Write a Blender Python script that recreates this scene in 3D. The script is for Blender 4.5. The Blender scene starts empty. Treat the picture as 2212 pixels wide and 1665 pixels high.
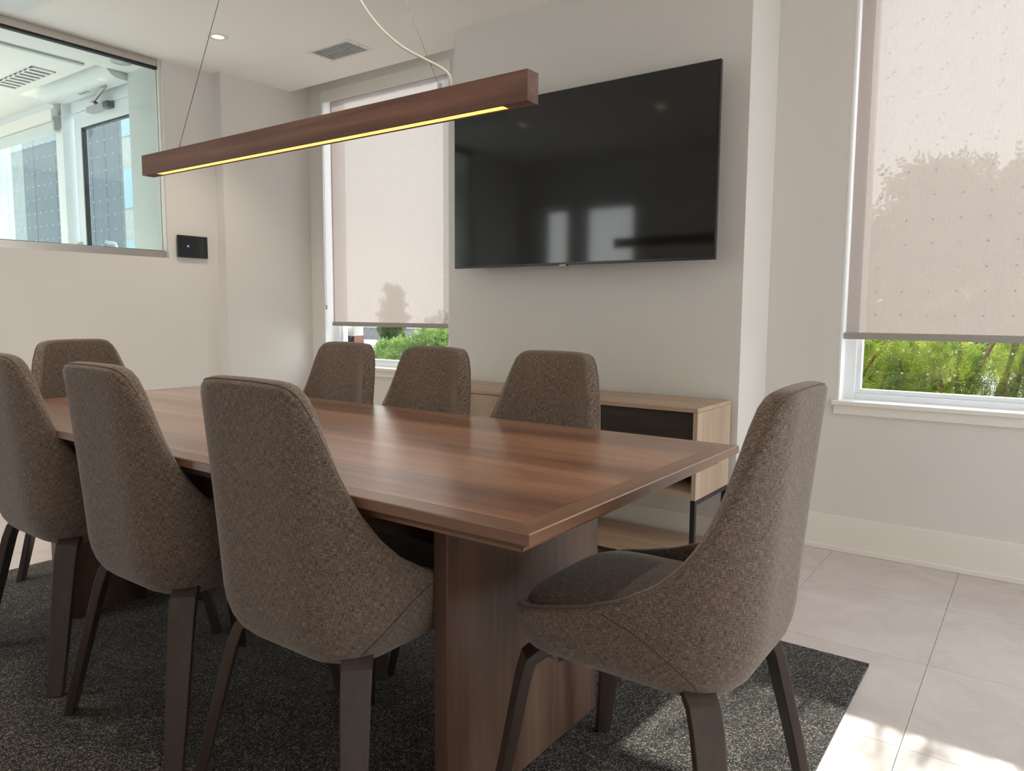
import bpy, math, random
import numpy as np
from mathutils import Vector, Matrix
PI = math.pi
SC = bpy.context.scene
COL = SC.collection
random.seed(7)
RNG = np.random.default_rng(11)

# ------------------------------------------------------------------ camera
F_PX, W_PX, H_PX = 1593.2, 2212, 1665
yaw, pit, rol = math.radians(35.789), math.radians(5.756), math.radians(0.367)
fw = Vector((-math.sin(yaw) * math.cos(pit), math.cos(yaw) * math.cos(pit), -math.sin(pit)))
rt = Vector((math.cos(yaw), math.sin(yaw), 0))
up = rt.cross(fw)
rt, up = rt * math.cos(rol) + up * math.sin(rol), -rt * math.sin(rol) + up * math.cos(rol)
cam_d = bpy.data.cameras.new('camera')
cam_d.sensor_fit = 'HORIZONTAL'; cam_d.sensor_width = 36.0; cam_d.lens = F_PX / W_PX * 36.0
cam_d.clip_start = 0.02; cam_d.clip_end = 300
cam = bpy.data.objects.new('camera', cam_d); COL.objects.link(cam)
cam.matrix_world = Matrix(((rt.x, up.x, -fw.x, 0), (rt.y, up.y, -fw.y, 0), (rt.z, up.z, -fw.z, 1.10), (0, 0, 0, 1)))
SC.camera = cam

# ------------------------------------------------------------------ sky, sun, exposure
SUN_EL, SUN_DX = math.atan2(1.0, 2.1), 0.06
wd = bpy.data.worlds.new('sky'); SC.world = wd; wd.use_nodes = True
nt = wd.node_tree; nt.nodes.clear()
tc_ = nt.nodes.new('ShaderNodeTexCoord'); sp_ = nt.nodes.new('ShaderNodeSeparateXYZ'); sky = nt.nodes.new('ShaderNodeValToRGB')
for p_, c_ in ((0.0, (.98, .95, .91)), (.35, (.88, .92, .97)), (1.0, (.60, .75, 1.0))):
    e_ = sky.color_ramp.elements[0] if p_ == 0 else sky.color_ramp.elements[-1] if p_ == 1 else sky.color_ramp.elements.new(p_)
    e_.position = p_; e_.color = (*c_, 1)
nt.links.new(tc_.outputs['Generated'], sp_.inputs[0]); nt.links.new(sp_.outputs['Z'], sky.inputs[0])
bg = nt.nodes.new('ShaderNodeBackground'); bg.inputs['Strength'].default_value = 3.0
wo = nt.nodes.new('ShaderNodeOutputWorld')
nt.links.new(sky.outputs[0], bg.inputs['Color']); nt.links.new(bg.outputs[0], wo.inputs['Surface'])
sd = bpy.data.lights.new('sun', 'SUN'); sd.energy = 6.6; sd.angle = math.radians(0.6); sd.color = (1.0, 0.93, 0.84)
so = bpy.data.objects.new('sun', sd); COL.objects.link(so)
so.rotation_euler = Vector((SUN_DX * 2.1, 2.1, 1.0)).to_track_quat('Z', 'Y').to_euler()
so.location = (1, 20, 10)
SC.view_settings.view_transform = 'Standard'; SC.view_settings.look = 'None'
SC.view_settings.exposure = 0.8; SC.view_settings.gamma = 1.0
SC.view_settings.use_curve_mapping = False
cy = SC.cycles
cy.max_bounces = 12; cy.diffuse_bounces = 8; cy.glossy_bounces = 4; cy.transmission_bounces = 6
cy.transparent_max_bounces = 16; cy.sample_clamp_indirect = 6.0; cy.caustics_reflective = False; cy.caustics_refractive = False

# ------------------------------------------------------------------ mesh helpers
class MB:
    def __init__(s): s.v = []; s.f = []; s.uv = {}
    def add(s, vs, fs):
        o = len(s.v); s.v += [tuple(p) for p in vs]; s.f += [tuple(i + o for i in f) for f in fs]; return s
    def box(s, x0, x1, y0, y1, z0, z1):
        return s.add([(x, y, z) for z in (z0, z1) for y in (y0, y1) for x in (x0, x1)],
                     [(0, 2, 3, 1), (4, 5, 7, 6), (0, 1, 5, 4), (2, 6, 7, 3), (0, 4, 6, 2), (1, 3, 7, 5)])
    def tube(s, pts, r, n=8, caps=True):
        pts = [Vector(p) for p in pts]; rings = []
        rr = r if isinstance(r, (list, tuple)) else [r] * len(pts)
        for i, p in enumerate(pts):
            t = (pts[min(i + 1, len(pts) - 1)] - pts[max(i - 1, 0)]).normalized()
            a = t.orthogonal().normalized() if i == 0 else (a - t * a.dot(t)).normalized()
            b = t.cross(a)
            rings.append([p + (a * math.cos(2 * PI * k / n) + b * math.sin(2 * PI * k / n)) * rr[i] for k in range(n)])
        return s.loft(rings, caps)
    def loft(s, rings, caps=True, closed=True):
        n = len(rings[0]); o = len(s.v)
        for r in rings: s.v += [tuple(p) for p in r]
        for i in range(len(rings) - 1):
            for k in range(n if closed else n - 1):
                k2 = (k + 1) % n
                s.f.append((o + i * n + k, o + i * n + k2, o + (i + 1) * n + k2, o + (i + 1) * n + k))
        if caps:
            s.f.append(tuple(o + k for k in reversed(range(n))))
            s.f.append(tuple(o + (len(rings) - 1) * n + k for k in range(n)))
        return s
    def lathe(s, prof, n=32, cx=0, cy=0):
        o = len(s.v)
        for r, z in prof:
            s.v += [(cx + r * math.cos(2 * PI * k / n), cy + r * math.sin(2 * PI * k / n), z) for k in range(n)]
        for i in range(len(prof) - 1):
            for k in range(n):
                k2 = (k + 1) % n
                s.f.append((o + i * n + k, o + i * n + k2, o + (i + 1) * n + k2, o + (i + 1) * n + k))
        return s
    def prism(s, poly, axis, a0, a1):
        def P(u, w, a): return {'x': (a, u, w), 'y': (u, a, w), 'z': (u, w, a)}[axis]
        return s.loft([[P(u, w, a0) for u, w in poly], [P(u, w, a1) for u, w in poly]])
    def build(s, name, mat, parent=None, smooth=False, bevel=0, seg=2, uv=None):
        m = bpy.data.meshes.new(name); m.from_pydata(s.v, [], s.f); m.update()
        if uv is not None:
            l = m.uv_layers.new(name='uv')
            idx = np.empty(len(m.loops), dtype=np.int32); m.loops.foreach_get('vertex_index', idx)
            l.data.foreach_set('uv', np.asarray(uv, dtype=np.float32)[idx].ravel())
        if smooth: m.polygons.foreach_set('use_smooth', [True] * len(m.polygons))
        m.materials.append(mat)
        o = bpy.data.objects.new(name, m); COL.objects.link(o)
        import bmesh
        bm = bmesh.new(); bm.from_mesh(m); bmesh.ops.recalc_face_normals(bm, faces=bm.faces); bm.to_mesh(m); bm.free()
        if bevel:
            b = o.modifiers.new('bevel', 'BEVEL'); b.width = bevel; b.segments = seg; b.limit_method = 'ANGLE'
        if parent is not None: o.parent = parent
        return o
def tag(o, label, cat, group=None):
    o['label'] = label; o['category'] = cat
    if group: o['group'] = group
    return o
def thing(name, label, cat, loc=(0, 0, 0), rz=0, group=None):
    o = bpy.data.objects.new(name, None); COL.objects.link(o); o.empty_display_size = 0.1
    o.location = loc; o.rotation_euler = (0, 0, rz)
    return tag(o, label, cat, group)
def struct(o, label=None, cat=None):
    o['kind'] = 'structure'
    if label: o['label'] = label
    if cat: o['category'] = cat
    return o
def copy_tree(o, parent=None):
    c = o.copy(); COL.objects.link(c); c.parent = parent
    for ch in list(o.children): copy_tree(ch, c)
    return c
def BX(name, mat, parent, *d, bevel=0): return MB().box(*d).build(name, mat, parent, bevel=bevel)

# ------------------------------------------------------------------ materials
def mat(name, col=(.8, .8, .8), rough=.6, metal=0., spec=.5, **kw):
    m = bpy.data.materials.new(name); m.use_nodes = True
    b = m.node_tree.nodes['Principled BSDF']
    b.inputs['Base Color'].default_value = (*col, 1); b.inputs['Roughness'].default_value = rough
    b.inputs['Metallic'].default_value = metal; b.inputs['Specular IOR Level'].default_value = spec
    for k, v in kw.items(): b.inputs[k.replace('_', ' ')].default_value = v
    return m
class N:
    def __init__(s, m): s.m = m; s.t = m.node_tree; s.b = s.t.nodes.get('Principled BSDF')
    def n(s, typ, **props):
        x = s.t.nodes.new('ShaderNode' + typ)
        for k, v in props.items(): setattr(x, k, v)
        return x
    def l(s, a, b): s.t.links.new(a, b)
    def coords(s, kind='Object', scale=(1, 1, 1), rot=(0, 0, 0)):
        c = s.n('TexCoord'); mp = s.n('Mapping'); mp.inputs['Scale'].default_value = scale; mp.inputs['Rotation'].default_value = rot
        s.l(c.outputs[kind], mp.inputs['Vector']); return mp.outputs['Vector']
    def noise(s, vec, scale=1., detail=3., rough=.5, dist=0.):
        x = s.n('TexNoise'); x.inputs['Scale'].default_value = scale; x.inputs['Detail'].default_value = detail
        x.inputs['Roughness'].default_value = rough; x.inputs['Distortion'].default_value = dist
        s.l(vec, x.inputs['Vector']); return x.outputs['Fac']
    def ramp(s, fac, stops):
        r = s.n('ValToRGB'); e = r.color_ramp.elements
        while len(e) < len(stops): e.new(.5)
        for k, (p, c) in enumerate(stops): e[k].position = p; e[k].color = (*c, 1)
        s.l(fac, r.inputs['Fac']); return r.outputs['Color']
    def math(s, op, a, b):
        x = s.n('Math', operation=op)
        for i, q in enumerate((a, b)):
            if isinstance(q, (int, float)): x.inputs[i].default_value = q
            else: s.l(q, x.inputs[i])
        return x.outputs[0]
    def bump(s, h, strength=.2, dist=.002):
        b = s.n('Bump'); b.inputs['Strength'].default_value = strength; b.inputs['Distance'].default_value = dist
        s.l(h, b.inputs['Height']); s.l(b.outputs['Normal'], s.b.inputs['Normal'])

def paint(name, col, rough=.55):
    m = mat(name, col, rough, spec=.3); g = N(m)
    h = g.noise(g.coords(), 220, 2); g.bump(h, .04, .001); return m
WALL = paint('warm_white_wall_paint', (.715, .69, .66))
CEIL = paint('white_ceiling_paint', (.93, .90, .86), .7)
TRIM = paint('white_trim_paint', (.81, .78, .73), .4)
WHITE = mat('white_window_vinyl', (.82, .84, .87), .3)
REVEAL = paint('white_reveal_paint', (.86, .87, .88), .4)
LOBBYW = paint('pale_lobby_paint', (.66, .69, .675), .5)

def wood(name, stops, ax='x', rough=.35, coat=0., fine=90, band=9, bump=.03):
    m = mat(name, (.2, .1, .06), rough); g = N(m)
    sc = {'x': (.55, 1, 1), 'y': (1, .55, 1), 'z': (1, 1, .55)}[ax]
    st = {'x': (.06, 1, 1), 'y': (1, .06, 1), 'z': (1, 1, .06)}[ax]
    a = g.noise(g.coords(scale=st), band, 3, .55, .6)
    b = g.noise(g.coords(scale=st), fine, 4, .6, .2)
    f = g.math('ADD', g.math('MULTIPLY', a, .68), g.math('MULTIPLY', b, .32))
    g.l(g.ramp(f, stops), g.b.inputs['Base Color'])
    g.bump(b, bump, .001)
    if coat: g.b.inputs['Coat Weight'].default_value = coat; g.b.inputs['Coat Roughness'].default_value = .22
    return m
WAL = [(.28, (.085, .036, .020)), (.44, (.21, .094, .054)), (.56, (.32, .155, .092)), (.72, (.43, .24, .15))]
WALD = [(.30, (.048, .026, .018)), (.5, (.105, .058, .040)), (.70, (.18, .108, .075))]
TOPW = wood('walnut_veneer_lengthwise', WAL, 'x', .32, .7, 70, 7)
BANDX = wood('walnut_edge_lengthwise', [(.3, (.13, .062, .037)), (.7, (.26, .140, .085))], 'x', .33, .4, 80, 4)
BANDY = wood('walnut_edge_crosswise', [(.3, (.13, .062, .037)), (.7, (.26, .140, .085))], 'y', .33, .4, 80, 4)
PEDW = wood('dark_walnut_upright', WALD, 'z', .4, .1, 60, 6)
LAMPW = wood('walnut_lamp_beam', [(.3, (.042, .018, .012)), (.5, (.110, .050, .034)), (.7, (.20, .098, .068))], 'x', .6, 0, 55, 14, .15)
OAKX = wood('light_oak_lengthwise', [(.3, (.35, .24, .16)), (.5, (.45, .325, .225)), (.7, (.53, .40, .29))], 'x', .5, 0, 70, 9)
OAKZ = wood('light_oak_upright', [(.3, (.35, .25, .175)), (.5, (.46, .345, .25)), (.7, (.56, .44, .335))], 'z', .5, 0, 70, 9)
NICHE = wood('dark_niche_laminate', [(.3, (.025, .019, .016)), (.7, (.055, .042, .036))], 'x', .5, 0, 70, 9)
LEGW = wood('espresso_leg_wood', [(.3, (.028, .019, .015)), (.7, (.065, .045, .037))], 'z', .4, 0, 70, 9)
BLACK = mat('black_powder_coat', (.012, .012, .014), .45)

def fabric():
    m = mat('brown_melange_tweed', (.1, .08, .06), .95, spec=.15); g = N(m)
    a = g.noise(g.coords('UV', (1050, 85, 1)), 1, 2, .55)
    b = g.noise(g.coords('UV', (85, 1050, 1)), 1, 2, .55)
    c = g.noise(g.coords('UV', (40, 40, 1)), 1, 2, .5)
    d = g.noise(g.coords('UV', (850, 850, 1)), 1, 1, .5)
    f = g.math('ADD', g.math('MULTIPLY', g.math('ADD', a, b), .40), g.math('ADD', g.math('MULTIPLY', c, .05), g.math('MULTIPLY', d, .15)))
    g.l(g.ramp(f, [(.39, (.032, .023, .019)), (.49, (.118, .088, .071)), (.57, (.24, .185, .152)), (.67, (.42, .34, .29))]), g.b.inputs['Base Color'])
    g.b.inputs['Sheen Weight'].default_value = .25; g.b.inputs['Sheen Roughness'].default_value = .5
    g.bump(f, .5, .0012); return m
FAB = fabric()
PIPE = mat('brown_piping', (.15, .115, .094), .9, spec=.1)
SEAM = mat('dark_seam_thread', (.05, .038, .032), .9)
def carpet():
    m = mat('charcoal_loop_carpet', (.05, .05, .05), 1., spec=.05); g = N(m)
    vo = g.n('TexVoronoi'); vo.inputs['Scale'].default_value = 430
    g.l(g.coords(scale=(1, .8, 1)), vo.inputs['Vector'])
    sp = g.n('SeparateColor'); g.l(vo.outputs['Color'], sp.inputs[0])
    c = g.noise(g.coords(), 7, 3, .6); a = g.noise(g.coords(scale=(1, .3, 1)), 120, 2, .6)
    f = g.math('ADD', g.math('MULTIPLY', sp.outputs[0], .62), g.math('ADD', g.math('MULTIPLY', c, .14), g.math('MULTIPLY', a, .24)))
    g.l(g.ramp(f, [(.28, (.008, .008, .009)), (.50, (.026, .025, .0245)), (.64, (.075, .070, .064)), (.82, (.32, .295, .26))]), g.b.inputs['Base Color'])
    g.b.inputs['Sheen Weight'].default_value = .16; g.b.inputs['Sheen Roughness'].default_value = .4; g.b.inputs['Sheen Tint'].default_value = (1, .94, .86, 1)
    g.bump(g.math('SUBTRACT', 1., vo.outputs['Distance']), .7, .002); return m
CARPET = carpet()
def tilemat():
    m = mat('taupe_stone_tile', (.4, .36, .34), .55, spec=.22); g = N(m)
    oi = g.n('ObjectInfo'); c = g.n('TexCoord'); ad = g.n('VectorMath', operation='ADD')
    sc = g.n('VectorMath', operation='SCALE'); sc.inputs['Scale'].default_value = 17
    cx = g.n('CombineXYZ'); g.l(oi.outputs['Random'], cx.inputs[0]); g.l(cx.outputs[0], sc.inputs[0])
    g.l(c.outputs['Object'], ad.inputs[0]); g.l(sc.outputs[0], ad.inputs[1])
    a = g.noise(ad.outputs[0], 5, 6, .65, .8); b = g.noise(ad.outputs[0], 60, 3, .6)
    f = g.math('ADD', g.math('MULTIPLY', a, .8), g.math('MULTIPLY', b, .2))
    g.l(g.ramp(f, [(.3, (.54, .47, .445)), (.5, (.60, .53, .50)), (.7, (.66, .59, .56))]), g.b.inputs['Base Color'])
    g.bump(b, .06, .001); return m
TILE = tilemat()
GROUT = mat('taupe_grout', (.46, .41, .385), .9)

def glass(name, tint=(.96, .985, .975), rough=0.0):
    m = bpy.data.materials.new(name); m.use_nodes = True; t = m.node_tree; t.nodes.clear()
    o = t.nodes.new('ShaderNodeOutputMaterial'); mx = t.nodes.new('ShaderNodeMixShader')
    tr = t.nodes.new('ShaderNodeBsdfTransparent'); tr.inputs[0].default_value = (*tint, 1)
    gl = t.nodes.new('ShaderNodeBsdfGlossy'); gl.inputs['Roughness'].default_value = rough
    lw = t.nodes.new('ShaderNodeLayerWeight'); lw.inputs['Blend'].default_value = .5
    pw = t.nodes.new('ShaderNodeMath'); pw.operation = 'POWER'; pw.inputs[1].default_value = 5
    ma = t.nodes.new('ShaderNodeMath'); ma.operation = 'MULTIPLY_ADD'; ma.inputs[1].default_value = .96; ma.inputs[2].default_value = .04
    t.links.new(lw.outputs['Facing'], pw.inputs[0]); t.links.new(pw.outputs[0], ma.inputs[0])
    t.links.new(ma.outputs[0], mx.inputs[0]); t.links.new(tr.outputs[0], mx.inputs[1]); t.links.new(gl.outputs[0], mx.inputs[2])
    t.links.new(mx.outputs[0], o.inputs[0]); return m
GLASS = glass('clear_window_glass')
GLASSG = glass('faintly_green_partition_glass', (.83, .895, .875))
def shadecloth():
    m = bpy.data.materials.new('woven_screen_shade_cloth'); m.use_nodes = True; t = m.node_tree; t.nodes.clear(); g = N(m)
    o = g.n('OutputMaterial'); tr = g.n('BsdfTransparent'); di = g.n('BsdfDiffuse'); tl = g.n('BsdfTranslucent')
    w = g.noise(g.coords('Object', (900, 1, 60)), 1, 2, .5)
    c = g.ramp(w, [(.3, (.83, .705, .665)), (.7, (.94, .835, .80))])
    g.l(c, di.inputs[0])
    hs = g.n('HueSaturation'); hs.inputs['Value'].default_value = .080; g.l(c, hs.inputs['Color']); g.l(hs.outputs[0], tl.inputs[0])
    hd = g.n('HueSaturation'); hd.inputs['Value'].default_value = .5; g.l(c, hd.inputs['Color']); g.l(hd.outputs[0], di.inputs[0])
    ad = g.n('AddShader'); g.l(di.outputs[0], ad.inputs[0]); g.l(tl.outputs[0], ad.inputs[1])
    mx = g.n('MixShader'); mx.inputs[0].default_value = .052
    g.l(ad.outputs[0], mx.inputs[1]); g.l(tr.outputs[0], mx.inputs[2]); g.l(mx.outputs[0], o.inputs[0]); return m
SHADE = shadecloth()
BARM = mat('taupe_shade_bar', (.34, .32, .30), .45)
DOTM = mat('white_glass_dot_print', (.85, .86, .86), .6)
STEEL = mat('brushed_stainless', (.55, .51, .47), .32, 1.)
GASK = mat('black_gasket', (.01, .011, .012), .5)
TVS = mat('tv_screen_glass', (.006, .008, .009), .07, spec=.6)
TVB = mat('tv_bezel', (.012, .014, .016), .3)
GREY = mat('satin_grey_metal', (.45, .46, .46), .4, .6)
DGREY = mat('dark_grey_plastic', (.10, .105, .11), .5)
SILV = mat('silver_plastic', (.42, .42, .42), .35)
CABLE = mat('white_cable', (.62, .60, .57), .5)
WIRE = mat('steel_wire', (.20, .19, .18), .4, .7)
def emit(name, col, s):
    m = mat(name, col, .5); b = m.node_tree.nodes['Principled BSDF']
    b.inputs['Emission Color'].default_value = (*col, 1); b.inputs['Emission Strength'].default_value = s; return m
LED = emit('warm_led_strip', (1.0, .56, .12), 1.2)
LENS = emit('warm_downlight_lens', (1.0, .78, .46), 2.2)
ICON = emit('dim_blue_screen_dot', (.20, .24, .50), .35)

# ================================================================== ROOM SHELL
ZC, ZT = 2.63, 2.95
XW0, XW1 = -4.297, -3.094        # window by the television wall corner
XR0, XR1 = -0.757, 0.745         # window right of the television wall
XT0, XT1 = 0.98, 2.50            # third window, bare, out of view, added so sun bounces into the room
ZS, ZH = 0.695, 2.62
YW, YO = 3.605, 3.80
XB0, XB1, YB = -2.725, -1.086, 3.227
XE, YR = 2.6, -0.25              # far right wall, wall behind the camera
# floor with separate tiles
fl = struct(BX('floor', GROUT, None, -9.2, XE, YR - 0.1, YO, -.12, -.006))
tm = None
px, py = .505, .54
k = 0
def tile(cx, cyy, sx, sy):
    global tm
    o = bpy.data.objects.new('tile', tm); COL.objects.link(o); o.parent = fl
    o.location = (cx, cyy, -.006); o.scale = (sx / px, sy / py, 1)
base = MB().box(-px / 2 + .0007, px / 2 - .0007, -py / 2 + .0007, py / 2 - .0007, 0, .006).build('tile', TILE, fl)
tm = base.data
xs = np.arange(-9, 6) * px - .234; ys = np.arange(-5, 4) * py + 2.567
first = True
for x0 in xs:
    for y0 in ys:
        x1, y1 = x0 + px, y0 + py
        a, b, c, d = max(x0, -4.53), min(x1, XE), max(y0, YR), min(y1, YW + .0)
        if b - a < .02 or d - c < .02: continue
        if first:
            base.location = ((a + b) / 2, (c + d) / 2, -.006); base.scale = ((b - a) / px, (d - c) / py, 1); first = False
        else: tile((a + b) / 2, (c + d) / 2, b - a, d - c)
lf = struct(BX('floor_lobby', TILE, None, -9.2, -4.53, YR - .1, 2.66, -.006, 0)); lf.name = 'floor'

# ceiling (leaves a pocket along the window wall)
cb = MB().box(-4.62, XE + .2, YR - .2, YB, ZC, ZT).box(-4.62, XB0, YB, 3.446, ZC, ZT).box(XB1, XE + .2, YB, 3.446, ZC, ZT)
cb.box(-4.62, XE + .2, 3.446, YO, 2.83, ZT)
struct(cb.build('ceiling', CEIL))
# window wall
wb = MB()
for a, b in ((-4.62, XW0), (XW1, XR0), (XR1, XT0), (XT1, XE + .2)): wb.box(a, b, YW, YO, -.1, 2.83)
for a, b in ((XW0, XW1), (XR0, XR1), (XT0, XT1)): wb.box(a, b, YW, YO, -.1, ZS).box(a, b, YW, YO, ZH, 2.83)
struct(wb.build('wall_window', WALL))
struct(BX('wall_television', WALL, None, XB0, XB1, YB, YW + .02, -.006, ZC + .05))
struct(BX('wall_corner_pier', WALL, None, -4.62, -4.435, 2.90, YW + .05, -.006, 2.83))
# left wall with the glazed opening into the lobby
GY0, GY1, GZ = .55, 2.557, 1.42
XL = -4.523
lw = MB().box(-4.64, XL, YR - .2, GY0, -.1, ZT).box(-4.64, XL, GY1, 2.91, -.1, ZT).box(-4.64, XL, GY0, GY1, -.1, GZ).box(-4.64, -4.59, GY0, GY1, ZC, ZT)
struct(lw.build('wall_left', WALL))
struct(BX('wall_lobby_stub', LOBBYW, None, -4.97, -4.64, 2.575, YO, -.1, ZT))
# wall behind the camera with two glazed door openings
rb_ = MB()
DO = ((-4.31, -3.95), (-3.83, -3.21))
for a, b in ((-4.62, DO[0][0]), (DO[0][1], DO[1][0]), (DO[1][1], XE + .2)): rb_.box(a, b, YR - .16, YR, -.1, ZT)
for a, b in DO: rb_.box(a, b, YR - .16, YR, 2.17, ZT)
struct(rb_.build('wall_back', WALL))
# far right wall, out of view, with two windows added for daylight
rw = MB()
RWY = ((1.45, 2.45), (2.50, 3.50))
for a, b in ((YR - .2, 1.45), (2.45, 2.50), (3.50, YO)): rw.box(XE, XE + .2, a, b, -.1, ZT)
for a, b in RWY: rw.box(XE, XE + .2, a, b, -.1, .08).box(XE, XE + .2, a, b, 2.55, ZT)
struct(rw.build('wall_right', WALL))
for i, (a, b) in enumerate(RWY):
    w = thing('window_%d' % (4 + i), 'unseen tall white-framed window added in the end wall for daylight', 'window', (XE, 0, 0)); struct(w)
    m = .05
    fr = MB().box(.08, .14, a, a + m, .08, 2.55).box(.08, .14, b - m, b, .08, 2.55).box(.08, .14, a + m, b - m, .08, .08 + m).box(.08, .14, a + m, b - m, 2.55 - m, 2.55)
    fr.build('window_frame', WHITE, w); BX('glass_pane', GLASS, w, .108, .112, a + m, b - m, .08 + m, 2.55 - m)
for i, (a, b) in enumerate(DO):
    d = thing('door_%d' % (2 + i), 'white-framed glass door in the wall behind', 'door', (0, YR, 0)); struct(d)
    m = .06
    MB().box(a, a + m, -.11, -.05, 0, 2.17).box(b - m, b, -.11, -.05, 0, 2.17).box(a + m, b - m, -.11, -.05, 2.17 - m, 2.17).box(a + m, b - m, -.11, -.05, 0, .1).build('door_frame', WHITE, d)
    BX('glass_pane', GLASS, d, a + m, b - m, -.082, -.078, .1, 2.17 - m)

# baseboards: tall flat board with a small shoe
def baseboard(name, segs):
    r = bpy.data.objects.new(name, None); COL.objects.link(r); struct(r)
    m, s = MB(), MB()
    for ax, p, a, b, n in segs:
        for q, z0, z1, t in ((m, .022, .166, .013), (s, 0, .024, .019)):
            lo, hi = (p, p + t) if n > 0 else (p - t, p)
            q.box(a, b, lo, hi, z0, z1) if ax == 'x' else q.box(lo, hi, a, b, z0, z1)
    m.build('board', TRIM, r, bevel=.002); s.build('shoe_moulding', TRIM, r, bevel=.003)
baseboard('baseboard_window', (('x', YW, XB1, XE, -1), ('x', YW, -4.435, XB0, -1)))
baseboard('baseboard_television', (('x', YB, XB0 - .0, XB1, -1), ('y', XB1, YB, YW, 1)))
baseboard('baseboard_left', (('y', XL, YR, 2.90, 1), ('y', -4.435, 2.90, YW, 1), ('x', 2.90, XL, -4.435, -1)))

# windows in the window wall
def dots(x0, x1, z0, z1, y, ox, oz, dx=.1025, dz=.1025, r=.005):
    m = MB()
    x = x0 + ox
    while x < x1 - .01:
        z = z0 + oz
        while z < z1 - .01:
            n = 8
            m.add([(x + r * math.cos(2 * PI * k / n), y, z + r * math.sin(2 * PI * k / n)) for k in range(n)], [tuple(range(n))])
            z += dz
        x += dx
    return m
def window(name, x0, x1, label, ox, oz):
    w = thing(name, label, 'window'); struct(w)
    m = .055
    yf0, yf1, yg = 3.695, 3.765, 3.735
    f = MB().box(x0, x0 + m, yf0, yf1, ZS, ZH).box(x1 - m, x1, yf0, yf1, ZS, ZH).box(x0 + m, x1 - m, yf0, yf1, ZS, ZS + .035).box(x0 + m, x1 - m, yf0, yf1, ZH - .02, ZH)
    f.build('window_frame', WHITE, w, bevel=.003)
    s = .02
    g = MB().box(x0 + m, x0 + m + s, 3.712, 3.758, ZS + .035, ZH - .02).box(x1 - m - s, x1 - m, 3.712, 3.758, ZS + .035, ZH - .02)
    g.box(x0 + m + s, x1 - m - s, 3.712, 3.758, ZS + .035, ZS + .055).box(x0 + m + s, x1 - m - s, 3.712, 3.758, ZH - .03, ZH - .02)
    g.build('glazing_bead', WHITE, w, bevel=.002)
    p = BX('glass_pane', GLASS, w, x0 + m + s, x1 - m - s, yg - .002, yg + .002, ZS + .055, ZH - .03)
    d = dots(x0 + m + s, x1 - m - s, ZS + .055, ZH - .03, yg + .0035, ox, oz).build('dot_print', DOTM, p); d['kind'] = 'stuff'
    # drywall returns and painted stool and apron
    t = .008
    MB().box(x0, x0 + t, YW - .001, yf0, ZS, ZH).box(x1 - t, x1, YW - .001, yf0, ZS, ZH).box(x0, x1, YW, yf0, ZH - t, ZH).build('reveal_lining', REVEAL, w)
    BX('window_sill', TRIM, w, x0 - .02, x1 + .02, 3.578, yf0, ZS - .012, ZS + .008, bevel=.003)
    BX('sill_apron', TRIM, w, x0 - .012, x1 + .012, 3.590, YW, ZS - .053, ZS - .012, bevel=.002)
    return w
window('window_1', XW0, XW1, 'tall white window beside the corner, shade nearly closed', .053, .045)
window('window_2', XR0, XR1, 'tall white window right of the television wall, shade nearly closed', .064, .082)

window('window_8', XT0, XT1, 'unseen tall white window with no shade, added for daylight near the end wall', .05, .03)
# glazed partition set in the left wall
gp = thing('window_3', 'frameless glass partition with brushed steel channels looking into the lobby', 'window'); struct(gp)
BX('top_channel', STEEL, gp, -4.588, -4.548, GY0, GY1 - .012, 2.586, ZC, bevel=.001)
BX('bottom_channel', STEEL, gp, -4.588, -4.543, GY0, GY1 - .004, GZ, GZ + .043, bevel=.001)
BX('top_gasket', GASK, gp, -4.583, -4.553, GY0, GY1 - .012, 2.572, 2.586)
BX('bottom_gasket', GASK, gp, -4.580, -4.558, GY0, GY1 - .012, GZ + .043, GZ + .047)
BX('glass_pane', GLASSG, gp, -4.573, -4.563, GY0, GY1 - .012, GZ + .047, 2.572)
BX('side_jamb_channel', TRIM, gp, -4.590, -4.545, GY1 - .012, GY1, GZ, ZC)

# ================================================================== LOBBY beyond the partition
struct(BX('ceiling', CEIL, None, -9.2, -6.10, YR - .2, 2.70, ZC, ZT))
struct(MB().box(-6.10, -4.97, YR - .2, 2.375, ZC, ZT).box(-4.97, -4.64, YR - .2, 2.60, ZC, ZT).box(-6.10, -4.97, 2.375, 2.70, 2.85, ZT).build('ceiling', CEIL))
struct(BX('wall_lobby_end', LOBBYW, None, -9.4, -9.2, YR - .2, 2.7, -.1, ZT))
struct(MB().box(-9.4, -8.2, YR - .3, YR - .1, -.1, ZT).box(-5.6, -4.62, YR - .3, YR - .1, -.1, ZT).box(-8.2, -5.6, YR - .3, YR - .1, 2.4, ZT).build('wall_lobby_back', LOBBYW))
# entrance front: door bay, mullion, sidelights
YD = 2.585
ef = MB().box(-6.04, -5.925, YD - .01, YD + .09, 0, ZC)                                      # mullion post
ef.box(-7.20, -7.09, YD, YD + .08, 0, ZC).box(-9.2, -9.1, YD, YD + .08, 0, ZC)
ef.box(-9.2, -6.04, YD, YD + .08, 2.50, ZC).box(-9.2, -6.04, YD, YD + .08, 0, .12)
ef.box(-5.925, -4.97, YD + .05, YD + .12, 2.522, 2.86)
struct(ef.build('trim_1', WHITE, bevel=.003))
for i, (a, b) in enumerate(((-7.09, -6.04), (-9.1, -7.20))):
    w = thing('window_%d' % (6 + i), 'lobby sidelight pane with printed dots', 'window'); struct(w)
    p = BX('glass_pane', GLASS, w, a, b, YD + .04, YD + .045, .12, 2.50)
    d = dots(a, b, .12, 2.5, YD + .05, .05, .05, .105, .105, .006).build('dot_print', DOTM, p); d['kind'] = 'stuff'
dr = thing('door_1', 'white-framed glass lobby entrance door with pull handles', 'door', (0, YD + .06, 0)); struct(dr)
a, b = -5.90, -4.90
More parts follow.
